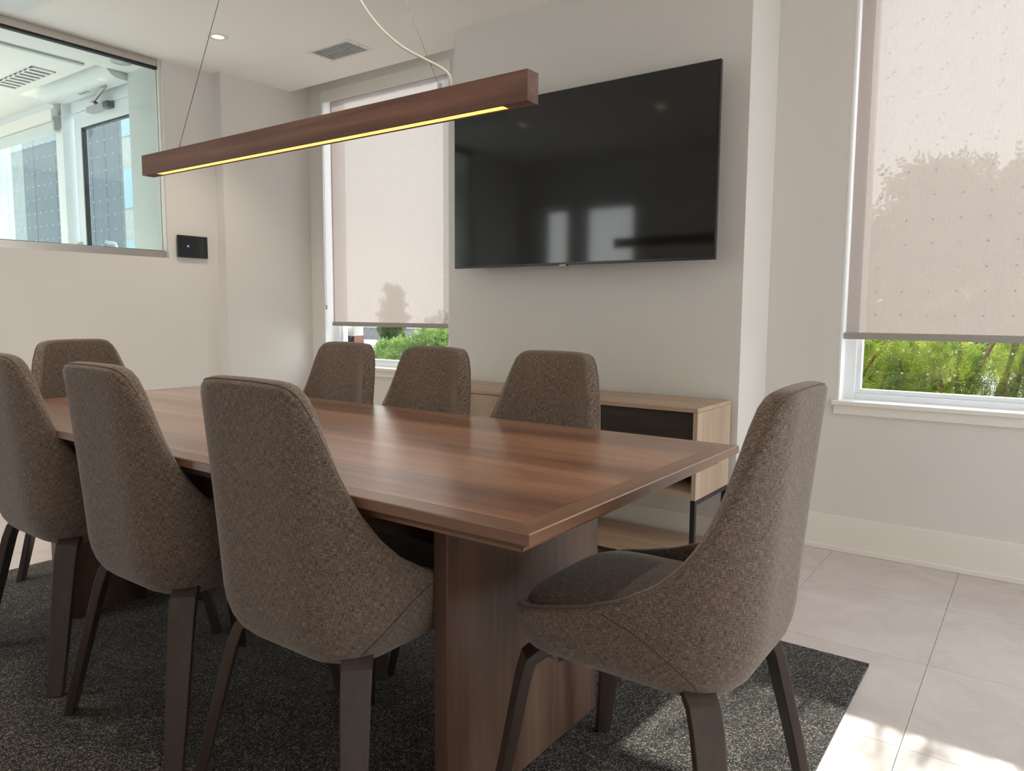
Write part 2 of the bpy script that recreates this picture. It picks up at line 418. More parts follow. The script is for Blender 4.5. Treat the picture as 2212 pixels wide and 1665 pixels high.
MB().box(a, a + .10, 0, .045, 0, 2.52).box(b - .10, b, 0, .045, 0, 2.52).box(a + .10, b - .10, 0, .045, 2.41, 2.52).box(a + .10, b - .10, 0, .045, 0, .25).build('door_frame', WHITE, dr, bevel=.003)
p = BX('glass_pane', GLASS, dr, a + .10, b - .10, .020, .025, .25, 2.41)
MB().box(a + .10, a + .112, .008, .037, .25, 2.41).box(a + .112, b - .1, .008, .037, 2.40, 2.41).build('glass_gasket', GASK, p)
d = dots(a + .1, b - .1, .25, 2.41, .03, .07, .05, .105, .105, .006).build('dot_print', DOTM, p); d['kind'] = 'stuff'
for x, y0, sgn in ((-5.86, 0, -1), (-5.60, .05, 1)):
    q = [(x, y0, 1.22), (x + .02, y0 + sgn * .05, 1.22), (x + .035, y0 + sgn * .06, 1.26), (x + .035, y0 + sgn * .06, 1.52), (x + .02, y0 + sgn * .05, 1.575), (x - .02, y0, 1.585)]
    MB().tube(q, .012, 10).build('pull_handle', WHITE, dr, smooth=True)
# overhead closer: body on the door, folding arm from the header
cl = thing('door_closer', 'grey overhead door closer with folding arm above the lobby door', 'door closer', (0, YD + .01, 0))
MB().box(-5.60, -5.36, 0, .05, 2.475, 2.515).build('closer_body', SILV, cl, bevel=.004)
BX('end_cap', DGREY, cl, -5.36, -5.30, 0.002, .048, 2.474, 2.516)
MB().add(*(lambda: ([(-5.50, -.02, 2.525), (-5.43, -.02, 2.525), (-5.19, -.06, 2.570), (-5.26, -.06, 2.570), (-5.50, .0, 2.535), (-5.43, .0, 2.535), (-5.19, -.04, 2.582), (-5.26, -.04, 2.582)],
    [(0, 1, 2, 3), (7, 6, 5, 4), (0, 4, 5, 1), (1, 5, 6, 2), (2, 6, 7, 3), (3, 7, 4, 0)]))()).build('closer_arm', GREY, cl, bevel=.003)
MB().tube([(-5.465, -.01, 2.535), (-5.45, .02, 2.505)], .012, 8).build('arm_pivot', DGREY, cl)
# air curtain recessed in the ceiling slot above the door
ac = thing('air_curtain', 'long rounded white air curtain recessed in the lobby ceiling slot', 'air curtain', (0, 0, 0))
prof = [(2.44 + .085 * (1 - math.cos(t)), 2.585 + .10 * (1 - math.sin(t))) for t in np.linspace(0, PI / 2, 9)]
prof = [(2.44, 2.82)] + [(y, 2.685 - (2.685 - z)) for y, z in prof] + [(2.60, 2.585), (2.60, 2.82)]
MB().prism(prof, 'x', -6.02, -4.985).build('housing', mat('white_enamel_housing', (.78, .81, .81), .35), ac, smooth=False)
for x in (-5.57, -5.52, -5.47): MB().box(x, x + .03, 2.53, 2.555, 2.582, 2.586).build('indicator_button', GREY, ac)
pl = thing('sensor_plate', 'small square screw plate on the post by the lobby door', 'plate')
BX('plate', GREY, pl, -6.035, -5.935, 2.568, 2.575, 2.505, 2.60)
for x, z in ((-6.02, 2.515), (-5.95, 2.515), (-6.02, 2.59), (-5.95, 2.59)): MB().box(x - .004, x + .004, 2.565, 2.568, z - .004, z + .004).build('screw', DGREY, pl)
# lobby roller shade cassette
rc = thing('roller_shade', 'rolled-up white shade cassette over the lobby sidelight', 'shade')
BX('cassette', TRIM, rc, -7.6, -5.955, 2.515, 2.583, 2.46, 2.545, bevel=.006)
BX('rolled_cloth', LOBBYW, rc, -7.6, -5.965, 2.53, 2.583, 2.385, 2.46, bevel=.01)
BX('end_bracket', GREY, rc, -5.957, -5.945, 2.53, 2.583, 2.41, 2.49)
# ceiling grille, track line, speaker in the lobby ceiling
gr = thing('ceiling_grille', 'white linear bar grille in the lobby ceiling', 'vent', (-5.65, 2.222, ZC))
BX('backing', DGREY, gr, -.30, .30, -.062, .062, -.003, -.0005)
for i in range(9): BX('slat', TRIM, gr, -.32 + i * .0755, -.32 + i * .0755 + .036, -.07, .07, -.010, -.003)
for s in (-1, 1): BX('rim', TRIM, gr, -.32, .32, s * .066 - .004, s * .066 + .004, -.011, -.003)
BX('ceiling_track', mat('grey_green_track', (.52, .56, .55), .5), None, -5.03, -4.995, .5, 2.32, ZC - .012, ZC)
tag(bpy.data.objects['ceiling_track'], 'thin grey track running along the lobby ceiling', 'track')
sp = thing('ceiling_speaker', 'round grey speaker in the lobby ceiling near the partition', 'speaker', (-4.775, 2.44, ZC))
MB().lathe([(.001, -.008), (.055, -.008), (.062, -.004), (.064, 0)], 28).build('speaker_grille', GREY, sp, smooth=True)

# ================================================================== CONFERENCE TABLE
TX0, TX1, TY0, TY1, TZ = -3.09, -.63, .922, 1.890, .755
tb = thing('conference_table', 'long walnut conference table with knife edge and slab legs', 'table', ((TX0 + TX1) / 2, (TY0 + TY1) / 2, .008))
hx, hy, bw, zt = (TX1 - TX0) / 2, (TY1 - TY0) / 2, .046, TZ - .008
BX('tabletop', TOPW, tb, -hx + bw + .0006, hx - bw - .0006, -hy + bw + .0006, hy - bw - .0006, zt - .045, zt)
def band(p0, p1, n, m):  # outer corners p0->p1, inward normal n, mitred
    p0, p1, n = Vector(p0), Vector(p1), Vector(n); d = (p1 - p0).normalized()
    prof = [(0.0, zt - .002), (.002, zt), (bw, zt), (bw, zt - .05), (.055, zt - .05), (.012, zt - .024), (0.0, zt - .020)]
    b = MB()
    b.loft([[(p0.x + n.x * u + d.x * u, p0.y + n.y * u + d.y * u, z) for u, z in prof], [(p1.x + n.x * u - d.x * u, p1.y + n.y * u - d.y * u, z) for u, z in prof]])
    return b.build('edge_band', m, tb)
band((-hx, -hy), (hx, -hy), (0, 1), BANDX); band((hx, hy), (-hx, hy), (0, -1), BANDX)
band((hx, -hy), (hx, hy), (-1, 0), BANDY); band((-hx, hy), (-hx, -hy), (1, 0), BANDY)
for s in (-1, 1):
    xo = s * (hx - .318)
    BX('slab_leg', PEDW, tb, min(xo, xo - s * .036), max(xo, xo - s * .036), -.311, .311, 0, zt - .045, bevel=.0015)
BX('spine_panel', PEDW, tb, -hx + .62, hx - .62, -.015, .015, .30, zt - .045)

# ================================================================== CHAIRS
def chair_mesh(root):
    z0 = .388
    R = .15; hw, yb, yf = .235, -.25, .228; rf = .06
    seg = [(0, .085), (.085, .085 + R * PI / 2)]
    L1 = .085; L2 = L1 + R * PI / 2; L3 = L2 + (yf - rf - (yb + R)); L4 = L3 + rf * PI / 2
    def foot(l):
        s = 1 if l >= 0 else -1; l = abs(l)
        if l <= L1: x, y, nx, ny = l, yb, 0, -1
        elif l <= L2:
            t = (l - L1) / R; x, y, nx, ny = L1 + R * math.sin(t), yb + R - R * math.cos(t), math.sin(t), -math.cos(t)
        elif l <= L3: x, y, nx, ny = hw, yb + R + (l - L2), 1, 0
        else:
            t = (l - L3) / rf; x, y, nx, ny = hw - rf + rf * math.cos(t), yf - rf + rf * math.sin(t), math.cos(t), math.sin(t)
        y += .010 * (1 - min(1, l / L1) ** 2) * 0
        return s * x, y, s * nx, ny
    RL = [0, .080, .120, .142, .160, .174, .190, .215, .245, .285, .335, .40, .48, .56, .63, .70, .80]
    RZ = [.965, .964, .961, .953, .936, .908, .862, .792, .724, .662, .612, .570, .538, .518, .507, .501, .499]
    # smooth interpolation of the rim
    ll = np.linspace(0, .8, 401); zz = np.interp(ll, RL, RZ)
    ker = np.ones(11) / 11; zz = np.convolve(np.pad(zz, 5, mode='edge'), ker, 'valid')
    rim = lambda l: float(np.interp(abs(l), ll, zz))
    def lean(y, z):
        w = min(1, max(0, (.08 - y) / .26)); w = w * w * (3 - 2 * w)
        return -.042 * max(0, (z - .48) / .47) ** 1.15 * w
    def outer(l, z):
        x, y, nx, ny = foot(l); q = max(0, (z0 + .125 - z) / .125); ins = .098 * (1 - math.sqrt(max(0, 1 - q * q)))
        return Vector((x - nx * ins, y - ny * ins + lean(y, z), z))
    NL = 72; M = 16
    lv = np.sign(np.linspace(-1, 1, NL + 1)) * (np.abs(np.linspace(-1, 1, NL + 1)) ** .9) * L4
    vs, uv, cols = [], [], []
    for l in lv:
        zr = rim(l); x, y, nx, ny = foot(l); th = .036 + .012 * max(0, min(1, (zr - .55) / .3)); col = []
        hs = [z0 + .125 * (1 - math.cos(t)) for t in np.linspace(0, PI / 2, 7)]; hs[-1] = min(hs[-1], zr - .02)
        hs = [min(h, zr - .02) for h in hs] + list(np.linspace(min(z0 + .125, zr - .02), zr - .014, M - 6)[1:])
        for h in hs: p = outer(l, h); col.append(p); uv.append((l, h))
        for t in (30, 60, 90, 120, 150):   # rounded rim
            a = math.radians(t); p = outer(l, zr - .014); o = th / 2 * (1 - math.cos(a))
            col.append(Vector((p.x - nx * o, p.y - ny * o, zr - .014 + .014 * math.sin(a)))); uv.append((l, zr + o))
        for u in (0, .12, .3, .5, .75, 1):     # inner face down to the cushion
            h = (zr - .014) * (1 - u) + .45 * u; p = outer(l, max(h, z0 + .125)); o = th + .022 * u
            col.append(Vector((p.x - nx * o, p.y - ny * o, h))); uv.append((l, h + 1.3))
        cols.append(col)
    n = len(cols[0]); fs = []
    for c in cols: vs += c
    for i in range(NL):
        for k in range(n - 1): fs.append((i * n + k, (i + 1) * n + k, (i + 1) * n + k + 1, i * n + k + 1))
    fs.append(tuple(i * n for i in range(NL + 1)))
    fs.append(tuple(range(n))); fs.append(tuple(NL * n + k for k in reversed(range(n))))
    b = MB().add(vs, fs); b.build('backrest_shell', FAB, root, smooth=True, uv=uv)
    # seat cushion: rounded slab with a crowned top
    nu, nv = 48, 22; vs, uv, fs = [], [], []
    sg = lambda c, e: math.copysign(abs(c) ** e, c)
    for j in range(nv + 1):
        ph = -PI / 2 + PI * j / nv
        for i in range(nu):
            th = 2 * PI * i / nu
            cx_ = sg(math.cos(ph), .42); x = .208 * cx_ * sg(math.cos(th), .38); y = .222 * cx_ * sg(math.sin(th), .38)
            z = .062 * sg(math.sin(ph), .55)
            if z > 0: z += .016 * (1 - (x / .21) ** 2) * (1 - (y / .23) ** 2)
            if y > .1: x *= 1 - .10 * ((y - .1) / .12) ** 2
            vs.append((x, y + .020, z + .466)); uv.append((x + y * .02, y + z * 1.0))
    for j in range(nv):
        for i in range(nu):
            i2 = (i + 1) % nu; fs.append((j * nu + i, j * nu + i2, (j + 1) * nu + i2, (j + 1) * nu + i))
    MB().add(vs, fs).build('seat_cushion', FAB, root, smooth=True, uv=uv)
    # piping on the rim and the slanted side seams
    def rimp(l):
        zr = rim(l); p = outer(l, zr - .014); x, y, nx, ny = foot(l)
        return Vector((p.x - nx * .006, p.y - ny * .006, zr - .0045))
    MB().tube([rimp(l) for l in np.linspace(-L4 * .97, L4 * .97, 120)], .0013, 6).build('piping', PIPE, root, smooth=True)
    for s in (-1, 1):
        q = []
        for t in np.linspace(0, 1, 16):
            l = .43 - .21 * t; z = (rim(l) - .016) * (1 - t) + (z0 + .012) * t
            z = max(z, z0 + .012); x, y, nx, ny = foot(s * l); p = outer(s * l, z); q.append(p + Vector((nx, ny, 0)) * .0002)
        MB().tube(q, .0009, 6).build('seam', SEAM, root)
    # bent plywood legs, flat face turned to the corner
    for sx in (-1, 1):
        for sy in (-1, 1):
            d = Vector((sx, sy, 0)).normalized(); t = Vector((-d.y, d.x, 0))
            path = [((.150, .130, .425), .060), ((.172, .158, .420), .060), ((.188, .176, .400), .060), ((.197, .188, .360), .059), ((.228, .224, .18), .051), ((.258, .258, 0), .038)]
            if sy > 0: path = [((.130, .140, .415), .058), ((.170, .175, .408), .058), ((.190, .195, .388), .058), ((.198, .204, .345), .056), ((.220, .228, .17), .048), ((.244, .254, 0), .036)]
            rings = []
            for i, ((x, y, z), w) in enumerate(path):
                c = Vector((sx * x, sy * y, z)); h = .0115
                tg = Vector(path[min(i + 1, 5)][0]) - Vector(path[max(i - 1, 0)][0]); tg = Vector((sx * tg.x, sy * tg.y, tg.z)).normalized()
                nn = tg.cross(t).normalized()
                if i == 5: nn = d
                rings.append([c + t * w / 2 + nn * h, c - t * w / 2 + nn * h, c - t * w / 2 - nn * h, c + t * w / 2 - nn * h])
            MB().loft(rings).build('leg', LEGW, root, bevel=.0025)
CH = [  # x, y, heading (0 faces +Y), label
    (-1.222, 1.105, 0, 'brown tweed chair facing the television, closest in its row to the sunlit end chair'),
    (-1.825, 1.105, 0, 'brown tweed chair facing the television, middle of its row of three'),
    (-2.465, 1.120, 0, 'brown tweed chair facing the television, last in its row toward the glass partition'),
    (-.622, 1.388, 90, 'brown tweed chair at the table end with sunlight on its seat and the carpet beneath'),
    (-3.03, 1.440, -90, 'brown tweed chair heading the table in front of the glass partition'),
    (-1.30, 1.775, 180, 'brown tweed chair with its back to the open dark niche of the sideboard'),
    (-1.785, 1.735, 180, 'brown tweed chair between window and sideboard, middle of the row below the television'),
    (-2.29, 1.765, 180, 'brown tweed chair with its back to the narrow corner window'),
]
proto = None
for i, (x, y, a, lab) in enumerate(CH):
    if proto is None:
        proto = thing('conference_chair', lab, 'chair', group='chairs around the conference table'); chair_mesh(proto); c = proto
    else: c = copy_tree(proto)
    c.location = (x, y, .008); c.rotation_euler = (0, 0, math.radians(a)); c['label'] = lab

# ================================================================== RUG
rug = BX('area_rug', CARPET, None, -3.455, -.382, .355, 2.455, .0003, .008)
tag(rug, 'large charcoal flecked loop-pile rug under the conference table', 'rug')

# ================================================================== SIDEBOARD
cr = thing('sideboard', 'light oak sideboard with dark open niche on black steel legs', 'sideboard', (0, 0, 0))
cx0, cx1, cy0, cy1, cz0, cz1 = -2.70, -1.112, 2.82, 3.205, .335, .714
BX('top_panel', OAKX, cr, cx0, cx1, cy0, cy1, cz1 - .018, cz1, bevel=.001)
for x in (cx0, cx1 - .019): BX('side_panel', OAKZ, cr, x, x + .019, cy0 + .001, cy1, cz0, cz1 - .019, bevel=.001)
BX('bottom_panel', OAKX, cr, cx0 + .019, cx1 - .019, cy0 + .004, cy1, cz0 + .012, cz0 + .030)
BX('divider', OAKZ, cr, -1.925, -1.907, cy0 + .02, cy1 - .012, cz0 + .030, cz1 - .019)
BX('niche_back', NICHE, cr, -1.907, cx1 - .019, cy0 + .20, cy0 + .21, cz0 + .030, cz1 - .019)
BX('niche_side', NICHE, cr, cx1 - .022, cx1 - .019, cy0 + .012, cy0 + .20, cz0 + .030, cz1 - .019)
BX('niche_front', NICHE, cr, -1.905, cx1 - .021, cy0 + .012, cy0 + .028, cz0 + .17, cz1 - .020)
for a, b in ((cx0 + .021, -2.306), (-2.302, -1.911)):
    d = BX('door', OAKZ, cr, a, b, cy0 + .002, cy0 + .018, cz0 + .032, cz1 - .021, bevel=.001)
t = .020
for x in (cx0 + .002, cx1 - t - .002):
    f = MB().box(x, x + t, cy0 + .004, cy0 + .004 + t, 0, cz0 - .001).box(x, x + t, cy1 - t - .004, cy1 - .004, 0, cz0 - .001)
    f.box(x, x + t, cy0 + .004 + t, cy1 - t - .004, cz0 - .021, cz0 - .001)
    f.build('leg_frame', BLACK, cr)
BX('lower_shelf', OAKX, cr, cx0 + .022, cx1 - .022, cy0 + .006, cy1 - .03, .062, .082, bevel=.001)
for x in (cx0 + .3, cx1 - .32): BX('shelf_block', BLACK, cr, x, x + .02, cy0 + .1, cy1 - .1, 0, .062)

# ================================================================== TELEVISION
tv = thing('television', 'large flat black television mounted on the wall above the sideboard', 'television', (-1.897, 3.10, 1.741))
tw, thh = .728, .4145
BX('back_housing', TVB, tv, -tw + .03, tw - .03, .018, .05, -thh + .03, thh - .03, bevel=.006)
BX('bezel', TVB, tv, -tw, tw, .0005, .022, -thh, thh, bevel=.002)
BX('screen', TVS, tv, -tw + .006, tw - .006, -.0012, .001, -thh + .012, thh - .006)
lg = BX('logo_tab', SILV, tv, -.055, -.020, -.002, .006, -thh - .006, -thh + .002); BX('sensor', BLACK, tv, -.019, -.008, -.001, .006, -thh - .006, -thh + .001)
BX('wall_bracket', BLACK, tv, -.22, .22, .05, .127, -.18, .18)

# ================================================================== PENDANT
bx0, bx1, by0, by1, bz0, bz1 = -2.562, -.947, 1.364, 1.406, 1.557, 1.624
pn = thing('pendant_lamp', 'long walnut beam pendant with glowing amber light strip', 'pendant lamp', (-1.73, 1.385, ZC))
def rel(x, y, z): return (x + 1.73, y - 1.385, z - ZC)
def relbox(b, x0, x1, y0, y1, z0, z1): return b.box(x0 + 1.73, x1 + 1.73, y0 - 1.385, y1 - 1.385, z0 - ZC, z1 - ZC)
ym = (by0 + by1) / 2; g0, g1 = -2.49, -1.02
b = MB()
relbox(b, bx0, bx1, by0, by1, bz0 + .008, bz1)
relbox(b, bx0, g0, by0, by1, bz0, bz0 + .008); relbox(b, g1, bx1, by0, by1, bz0, bz0 + .008)
relbox(b, g0, g1, by0, ym - .013, bz0, bz0 + .008); relbox(b, g0, g1, ym + .013, by1, bz0, bz0 + .008)
b.build('beam', LAMPW, pn)
relbox(MB(), g0 + .001, g1 - .001, ym - .0125, ym + .0125, bz0 + .0012, bz0 + .0078).build('light_strip', LED, pn)
can = (-1.73, 1.385, ZC)
for x in (-2.36, -1.218):
    MB().tube([rel(x, ym, bz1 + .01), rel(-1.73 + (.03 if x > -1.7 else -.03), 1.385, ZC - .02)], .0011, 6).build('suspension_wire', WIRE, pn)
    MB().lathe([(.001, .022), (.004, .022), (.006, .018), (.006, 0)], 12, x + 1.73, ym - 1.385).build('wire_grip', SILV, pn).location.z = bz1 - ZC
cpts = [(-1.180, ym, bz1 - .002), (-1.187, ym, 1.655), (-1.213, ym, 1.678), (-1.266, ym, 1.708), (-1.343, ym, 1.753), (-1.424, ym, 1.82), (-1.494, ym, 1.904), (-1.56, ym, 2.02), (-1.62, ym, 2.2), (-1.67, ym, 2.42), (-1.70, ym, 2.612)]
# smooth the cable
P = [Vector(p) for p in cpts]; sm = []
for i in range(len(P) - 1):
    p0, p1, p2, p3 = P[max(i - 1, 0)], P[i], P[i + 1], P[min(i + 2, len(P) - 1)]
    for t in np.linspace(0, 1, 6, endpoint=False):
        sm.append(.5 * ((2 * p1) + (-p0 + p2) * t + (2 * p0 - 5 * p1 + 4 * p2 - p3) * t * t + (-p0 + 3 * p1 - 3 * p2 + p3) * t ** 3))
sm.append(P[-1])
MB().tube([rel(*p) for p in sm], .0034, 8).build('power_cable', CABLE, pn, smooth=True)
MB().lathe([(.001, -.022), (.055, -.022), (.06, -.018), (.06, 0)], 28).build('canopy', WHITE, pn, smooth=False)

# ================================================================== ROLLER SHADES
def shade(x0, x1, ys, zb, label, chain_x=None):
    s = thing('roller_shade', label, 'shade', (0, 0, 0), group=None)
    m = MB(); nx, nz = 12, 30
    vs = [(x0 + (x1 - x0) * i / nx, ys + .0012 * math.sin(i * .9 + j * .25), zb + .02 + (2.575 - zb - .02) * j / nz) for j in range(nz + 1) for i in range(nx + 1)]
    fs = [(j * (nx + 1) + i, j * (nx + 1) + i + 1, (j + 1) * (nx + 1) + i + 1, (j + 1) * (nx + 1) + i) for j in range(nz) for i in range(nx)]
    m.add(vs, fs).build('shade_cloth', SHADE, s, smooth=True)
    MB().prism([(ys - .007, zb), (ys + .007, zb), (ys + .007, zb + .026), (ys + .002, zb + .031), (ys - .002, zb + .031), (ys - .007, zb + .026)], 'x', x0 - .006, x1 + .006).build('bottom_bar', BARM, s, bevel=.002)
    MB().tube([(x0 + .005, ys + .02, 2.595), (x1 - .005, ys + .02, 2.595)], .019, 16).build('roller_tube', SHADE, s, smooth=True)
    BX('fascia', TRIM, s, x0 - .035, x1 + .035, YW - .010, YW - .001, 2.562, 2.642, bevel=.001)
    if chain_x:
        MB().tube([(chain_x, YW - .004, 2.56), (chain_x - .004, YW - .006, 1.8), (chain_x - .003, YW - .010, 1.16), (chain_x + .006, YW - .012, 1.135), (chain_x + .016, YW - .010, 1.15), (chain_x + .012, YW - .005, 2.56)], .0014, 6).build('bead_chain', CABLE, s)
        MB().box(chain_x + .012, chain_x + .020, YW - .014, YW - .004, 1.105, 1.135).build('chain_weight', SILV, s)
    return s
shade(XW0 + .055, XW1 - .02, 3.640, .985, 'pale screen roller shade lowered over the narrow corner window', XW0 + .016)
shade(XR0 + .016, XR1 - .016, 3.640, .983, 'pale screen roller shade lowered over the window with tree silhouettes')

# ================================================================== WALL TABLET
tp = thing('wall_tablet', 'small black touch panel on the wall beside the partition', 'tablet', (XL, 2.711, 1.4995))
BX('mount', BLACK, tp, 0, .012, -.08, .08, -.05, .05)
BX('frame', TVB, tp, .010, .020, -.104, .104, -.070, .070, bevel=.003)
s = BX('screen', mat('tablet_glass', (.012, .014, .018), .06, spec=.6), tp, .0195, .0207, -.092, .092, -.058, .058)
MB().loft([[(q, -.035 + .0075 * math.cos(2 * PI * k / 14), .002 + .0075 * math.sin(2 * PI * k / 14)) for k in range(14)] for q in (.0206, .0210)]).build('home_dot', ICON, s)

# ================================================================== CEILING FITTINGS
vt = thing('ceiling_vent', 'white louvred air vent in the ceiling near the corner window', 'vent', (-3.497, 3.083, ZC))
va, vb = .180, .104
f = MB().box(-va, va, -vb, -vb + .022, -.006, 0).box(-va, va, vb - .022, vb, -.006, 0).box(-va, -va + .026, -vb + .022, vb - .022, -.006, 0).box(va - .026, va, -vb + .022, vb - .022, -.006, 0)
f.build('frame', TRIM, vt, bevel=.002)
BX('backing', DGREY, vt, -va + .026, va - .026, -vb + .022, vb - .022, -.0012, -.0004)
for i in range(8):
    y = -vb + .026 + i * .0195
    BX('slat', GREY, vt, -va + .026, va - .026, y, y + .0115, -.0052, -.0022)
for s in (-1, 1): MB().lathe([(.0005, -.0075), (.003, -.0075), (.003, -.006)], 10, s * (va - .012), 0).build('screw', DGREY, vt)
cp = thing('ceiling_panel', 'flat white square panel on the ceiling near the glass partition', 'panel', (-4.0, 1.55, ZC))
BX('rim', TRIM, cp, -.43, .43, -.223, .223, -.010, 0, bevel=.002)
BX('face', mat('pale_grey_panel', (.72, .75, .74), .5), cp, -.40, .40, -.195, .195, -.0125, -.0095)
def downlight(x, y, label, power=22):
    d = thing('downlight', label, 'downlight', (x, y, ZC), group='recessed ceiling downlights')
    MB().lathe([(.032, -.0005), (.034, -.004), (.050, -.006), (.056, -.004), (.058, 0)], 32).build('trim_ring', TRIM, d, smooth=True)
    MB().lathe([(.0005, -.0012), (.034, -.0012)], 24).build('lens', LENS, d)
    ld = bpy.data.lights.new('downlight_bulb', 'SPOT'); ld.energy = power; ld.color = (1, .86, .68); ld.spot_size = math.radians(110); ld.spot_blend = .8; ld.shadow_soft_size = .035
    lo = bpy.data.objects.new('downlight_bulb', ld); COL.objects.link(lo); lo.parent = d; lo.location = (0, 0, -.012)
downlight(-3.893, 2.539, 'lit recessed downlight in the ceiling near the glass partition')
for x, y, lab in ((-3.61, 1.06, 'above the partition end of the chair row'), (-2.44, .93, 'above the middle of the near chair row'), (-1.27, .93, 'invented above the sunlit end of the near chair row')):  # the last lamp of the near row is invented, out of view
    downlight(x, y, 'recessed ceiling downlight ' + lab)
for x, y, lab in ((-6.57, 2.2, 'by the lobby sidelight shade'), (-5.6, 1.2, 'before the lobby bar grille'), (-7.2, 1.2, 'deep in the lobby')):
    downlight(x, y, 'recessed ceiling downlight ' + lab)

# ================================================================== OUTDOORS
def gmat(name, col, rough=.9): 
    m = mat(name, col, rough, spec=.2); g = N(m); a = g.noise(g.coords(), 6, 5, .6)
    c = [tuple(v * k for v in col) for k in (.75, 1.15)]
    g.l(g.ramp(a, [(.3, c[0]), (.7, c[1])]), g.b.inputs['Base Color']); return m
gd = struct(MB().box(-40, 30, YO, 60, -.35, -.25).box(-40, 30, -40, YR - .3, -.35, -.25).box(-40, -9.4, YR - .3, YO, -.35, -.25).build('ground', gmat('pale_concrete_paving', (.52, .51, .49))))
struct(BX('ground', gmat('white_bounce_pavers', (.74, .72, .69)), None, XE + .2, 30, YR - .3, YO, -.35, -.25)).name = 'ground_bounce'  # unseen pale ground added to bounce daylight up to the ceiling
struct(BX('ground', gmat('mulch_bed', (.07, .05, .035)), None, -3.9, 3.2, YO + .02, 5.6, -.25, .1)).name = 'ground_bed'
def leafmat(name, c0, c1, trans=.5):
    m = bpy.data.materials.new(name); m.use_nodes = True; g = N(m); t = m.node_tree; b = g.b
    a = g.noise(g.coords('Object', (1, 1, 1)), 9, 3, .6); c = g.ramp(a, [(.35, c0), (.65, c1)])
    b.inputs['Roughness'].default_value = .5; b.inputs['Specular IOR Level'].default_value = .25; g.l(c, b.inputs['Base Color'])
    tl = g.n('BsdfTranslucent'); g.l(c, tl.inputs[0]); mx = g.n('MixShader'); mx.inputs[0].default_value = trans
    out = t.nodes['Material Output']; g.l(b.outputs[0], mx.inputs[1]); g.l(tl.outputs[0], mx.inputs[2]); g.l(mx.outputs[0], out.inputs[0]); return m
YEW = leafmat('sunlit_yew_needles', (.04, .10, .018), (.34, .38, .045), .6)  # yellow of the sunlit highlights is mixed into the needle colour
BOXL = leafmat('shrub_leaves', (.06, .14, .03), (.22, .30, .07))
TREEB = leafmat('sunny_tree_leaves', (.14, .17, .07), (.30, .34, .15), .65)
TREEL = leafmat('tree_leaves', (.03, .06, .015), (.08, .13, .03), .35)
BARK = gmat('reddish_bark', (.16, .09, .06))
def ell(blobs, n):
    w = np.array([b[3] * b[4] * b[5] for b in blobs]); w = w / w.sum(); pick = RNG.choice(len(blobs), n, p=w)
    d = RNG.normal(size=(n, 3)); d /= np.linalg.norm(d, axis=1)[:, None]; r = RNG.uniform(.55, 1.0, n) ** .5
    B = np.array(blobs)[pick]; return B[:, :3] + d * r[:, None] * B[:, 3:], d
def quads(name, ctr, ax, bx_, m, parent):
    V = np.stack([ctr - ax * .5 - bx_ * .12, ctr - ax * .5 + bx_ * .12, ctr + ax * .1 + bx_ * .5, ctr + ax * .5, ctr + ax * .1 - bx_ * .5], 1)
    n = len(ctr); me = bpy.data.meshes.new(name); me.vertices.add(n * 5); me.vertices.foreach_set('co', V.astype(np.float32).ravel())
    me.loops.add(n * 5); me.loops.foreach_set('vertex_index', np.arange(n * 5, dtype=np.int32))
    me.polygons.add(n); me.polygons.foreach_set('loop_start', np.arange(n, dtype=np.int32) * 5); me.polygons.foreach_set('loop_total', np.full(n, 5, dtype=np.int32))
    me.update(calc_edges=True); me.validate(); me.materials.append(m)
    o = bpy.data.objects.new(name, me); COL.objects.link(o); o.parent = parent; o['kind'] = 'stuff'; return o
def unit(a): return a / np.linalg.norm(a, axis=1)[:, None]
def foliage(parent, blobs, n, per, size, wid, m, spread=.06, flat=True):
    c, d = ell(blobs, n); ax = unit(d + RNG.normal(size=(n, 3)) * .7 + np.array([0, 0, .35]))
    sd_ = unit(np.cross(ax, RNG.normal(size=(n, 3)))); C, A, Bv = [], [], []
    for k in range(per):
        t = (k // 2) / max(1, per // 2 - 1); s = 1 if k % 2 else -1
        base = c + ax * (t - .3)[..., None] * spread if not np.isscalar(t) else c + ax * (t - .3) * spread
        dirn = unit(sd_ * s + ax * .75 + RNG.normal(size=(n, 3)) * .15); L = size * RNG.uniform(.7, 1.15, n)[:, None]
        C.append(base + dirn * L * .5); A.append(dirn * L); nrm = unit(np.cross(ax, sd_)); Bv.append(unit(np.cross(dirn, nrm)) * wid)
    return quads('foliage', np.concatenate(C), np.concatenate(A), np.concatenate(Bv), m, parent)
def branches(parent, base, blobs, r=.012):
    m = MB()
    for b in blobs:
        p0 = Vector(base) + Vector((random.uniform(-.1, .1), random.uniform(-.05, .05), 0)); p1 = Vector(b[:3])
        mid = (p0 + p1) / 2 + Vector((random.uniform(-.08, .08), random.uniform(-.05, .05), .05))
        m.tube([p0, mid, p1], [r * 1.5, r, r * .5], 6)
    m.build('branches', BARK, parent, smooth=True)
hedge = [(-.95, 4.42, 'dark green yew bush outside the window, left end of the hedge'), (-.33, 4.42, 'yew bush with painted sunlit yellow tips outside, middle of the hedge'), (.32, 4.45, 'green yew bush outside, right end of the hedge')]
for x, y, lab in hedge:
    h = thing('yew_bush', lab, 'bush', (0, 0, 0), group='yew bushes outside the window')
    bl = [(x + random.uniform(-.3, .3), y + random.uniform(-.18, .12), z, .2, .2, .17) for z in (.25, .4, .5, .6, .7, .78, .82, .86) for _ in range(2)]
    bl += [(x + random.uniform(-.33, .33), y + random.uniform(-.1, .15), random.uniform(.98, 1.2), .07, .07, .11) for _ in range(8)]
    foliage(h, bl, 3300, 18, .022, .0032, YEW, .075); branches(h, (x, y, .08), bl)
ls = thing('leafy_shrub', 'bright green rounded shrub outside the corner window', 'bush')
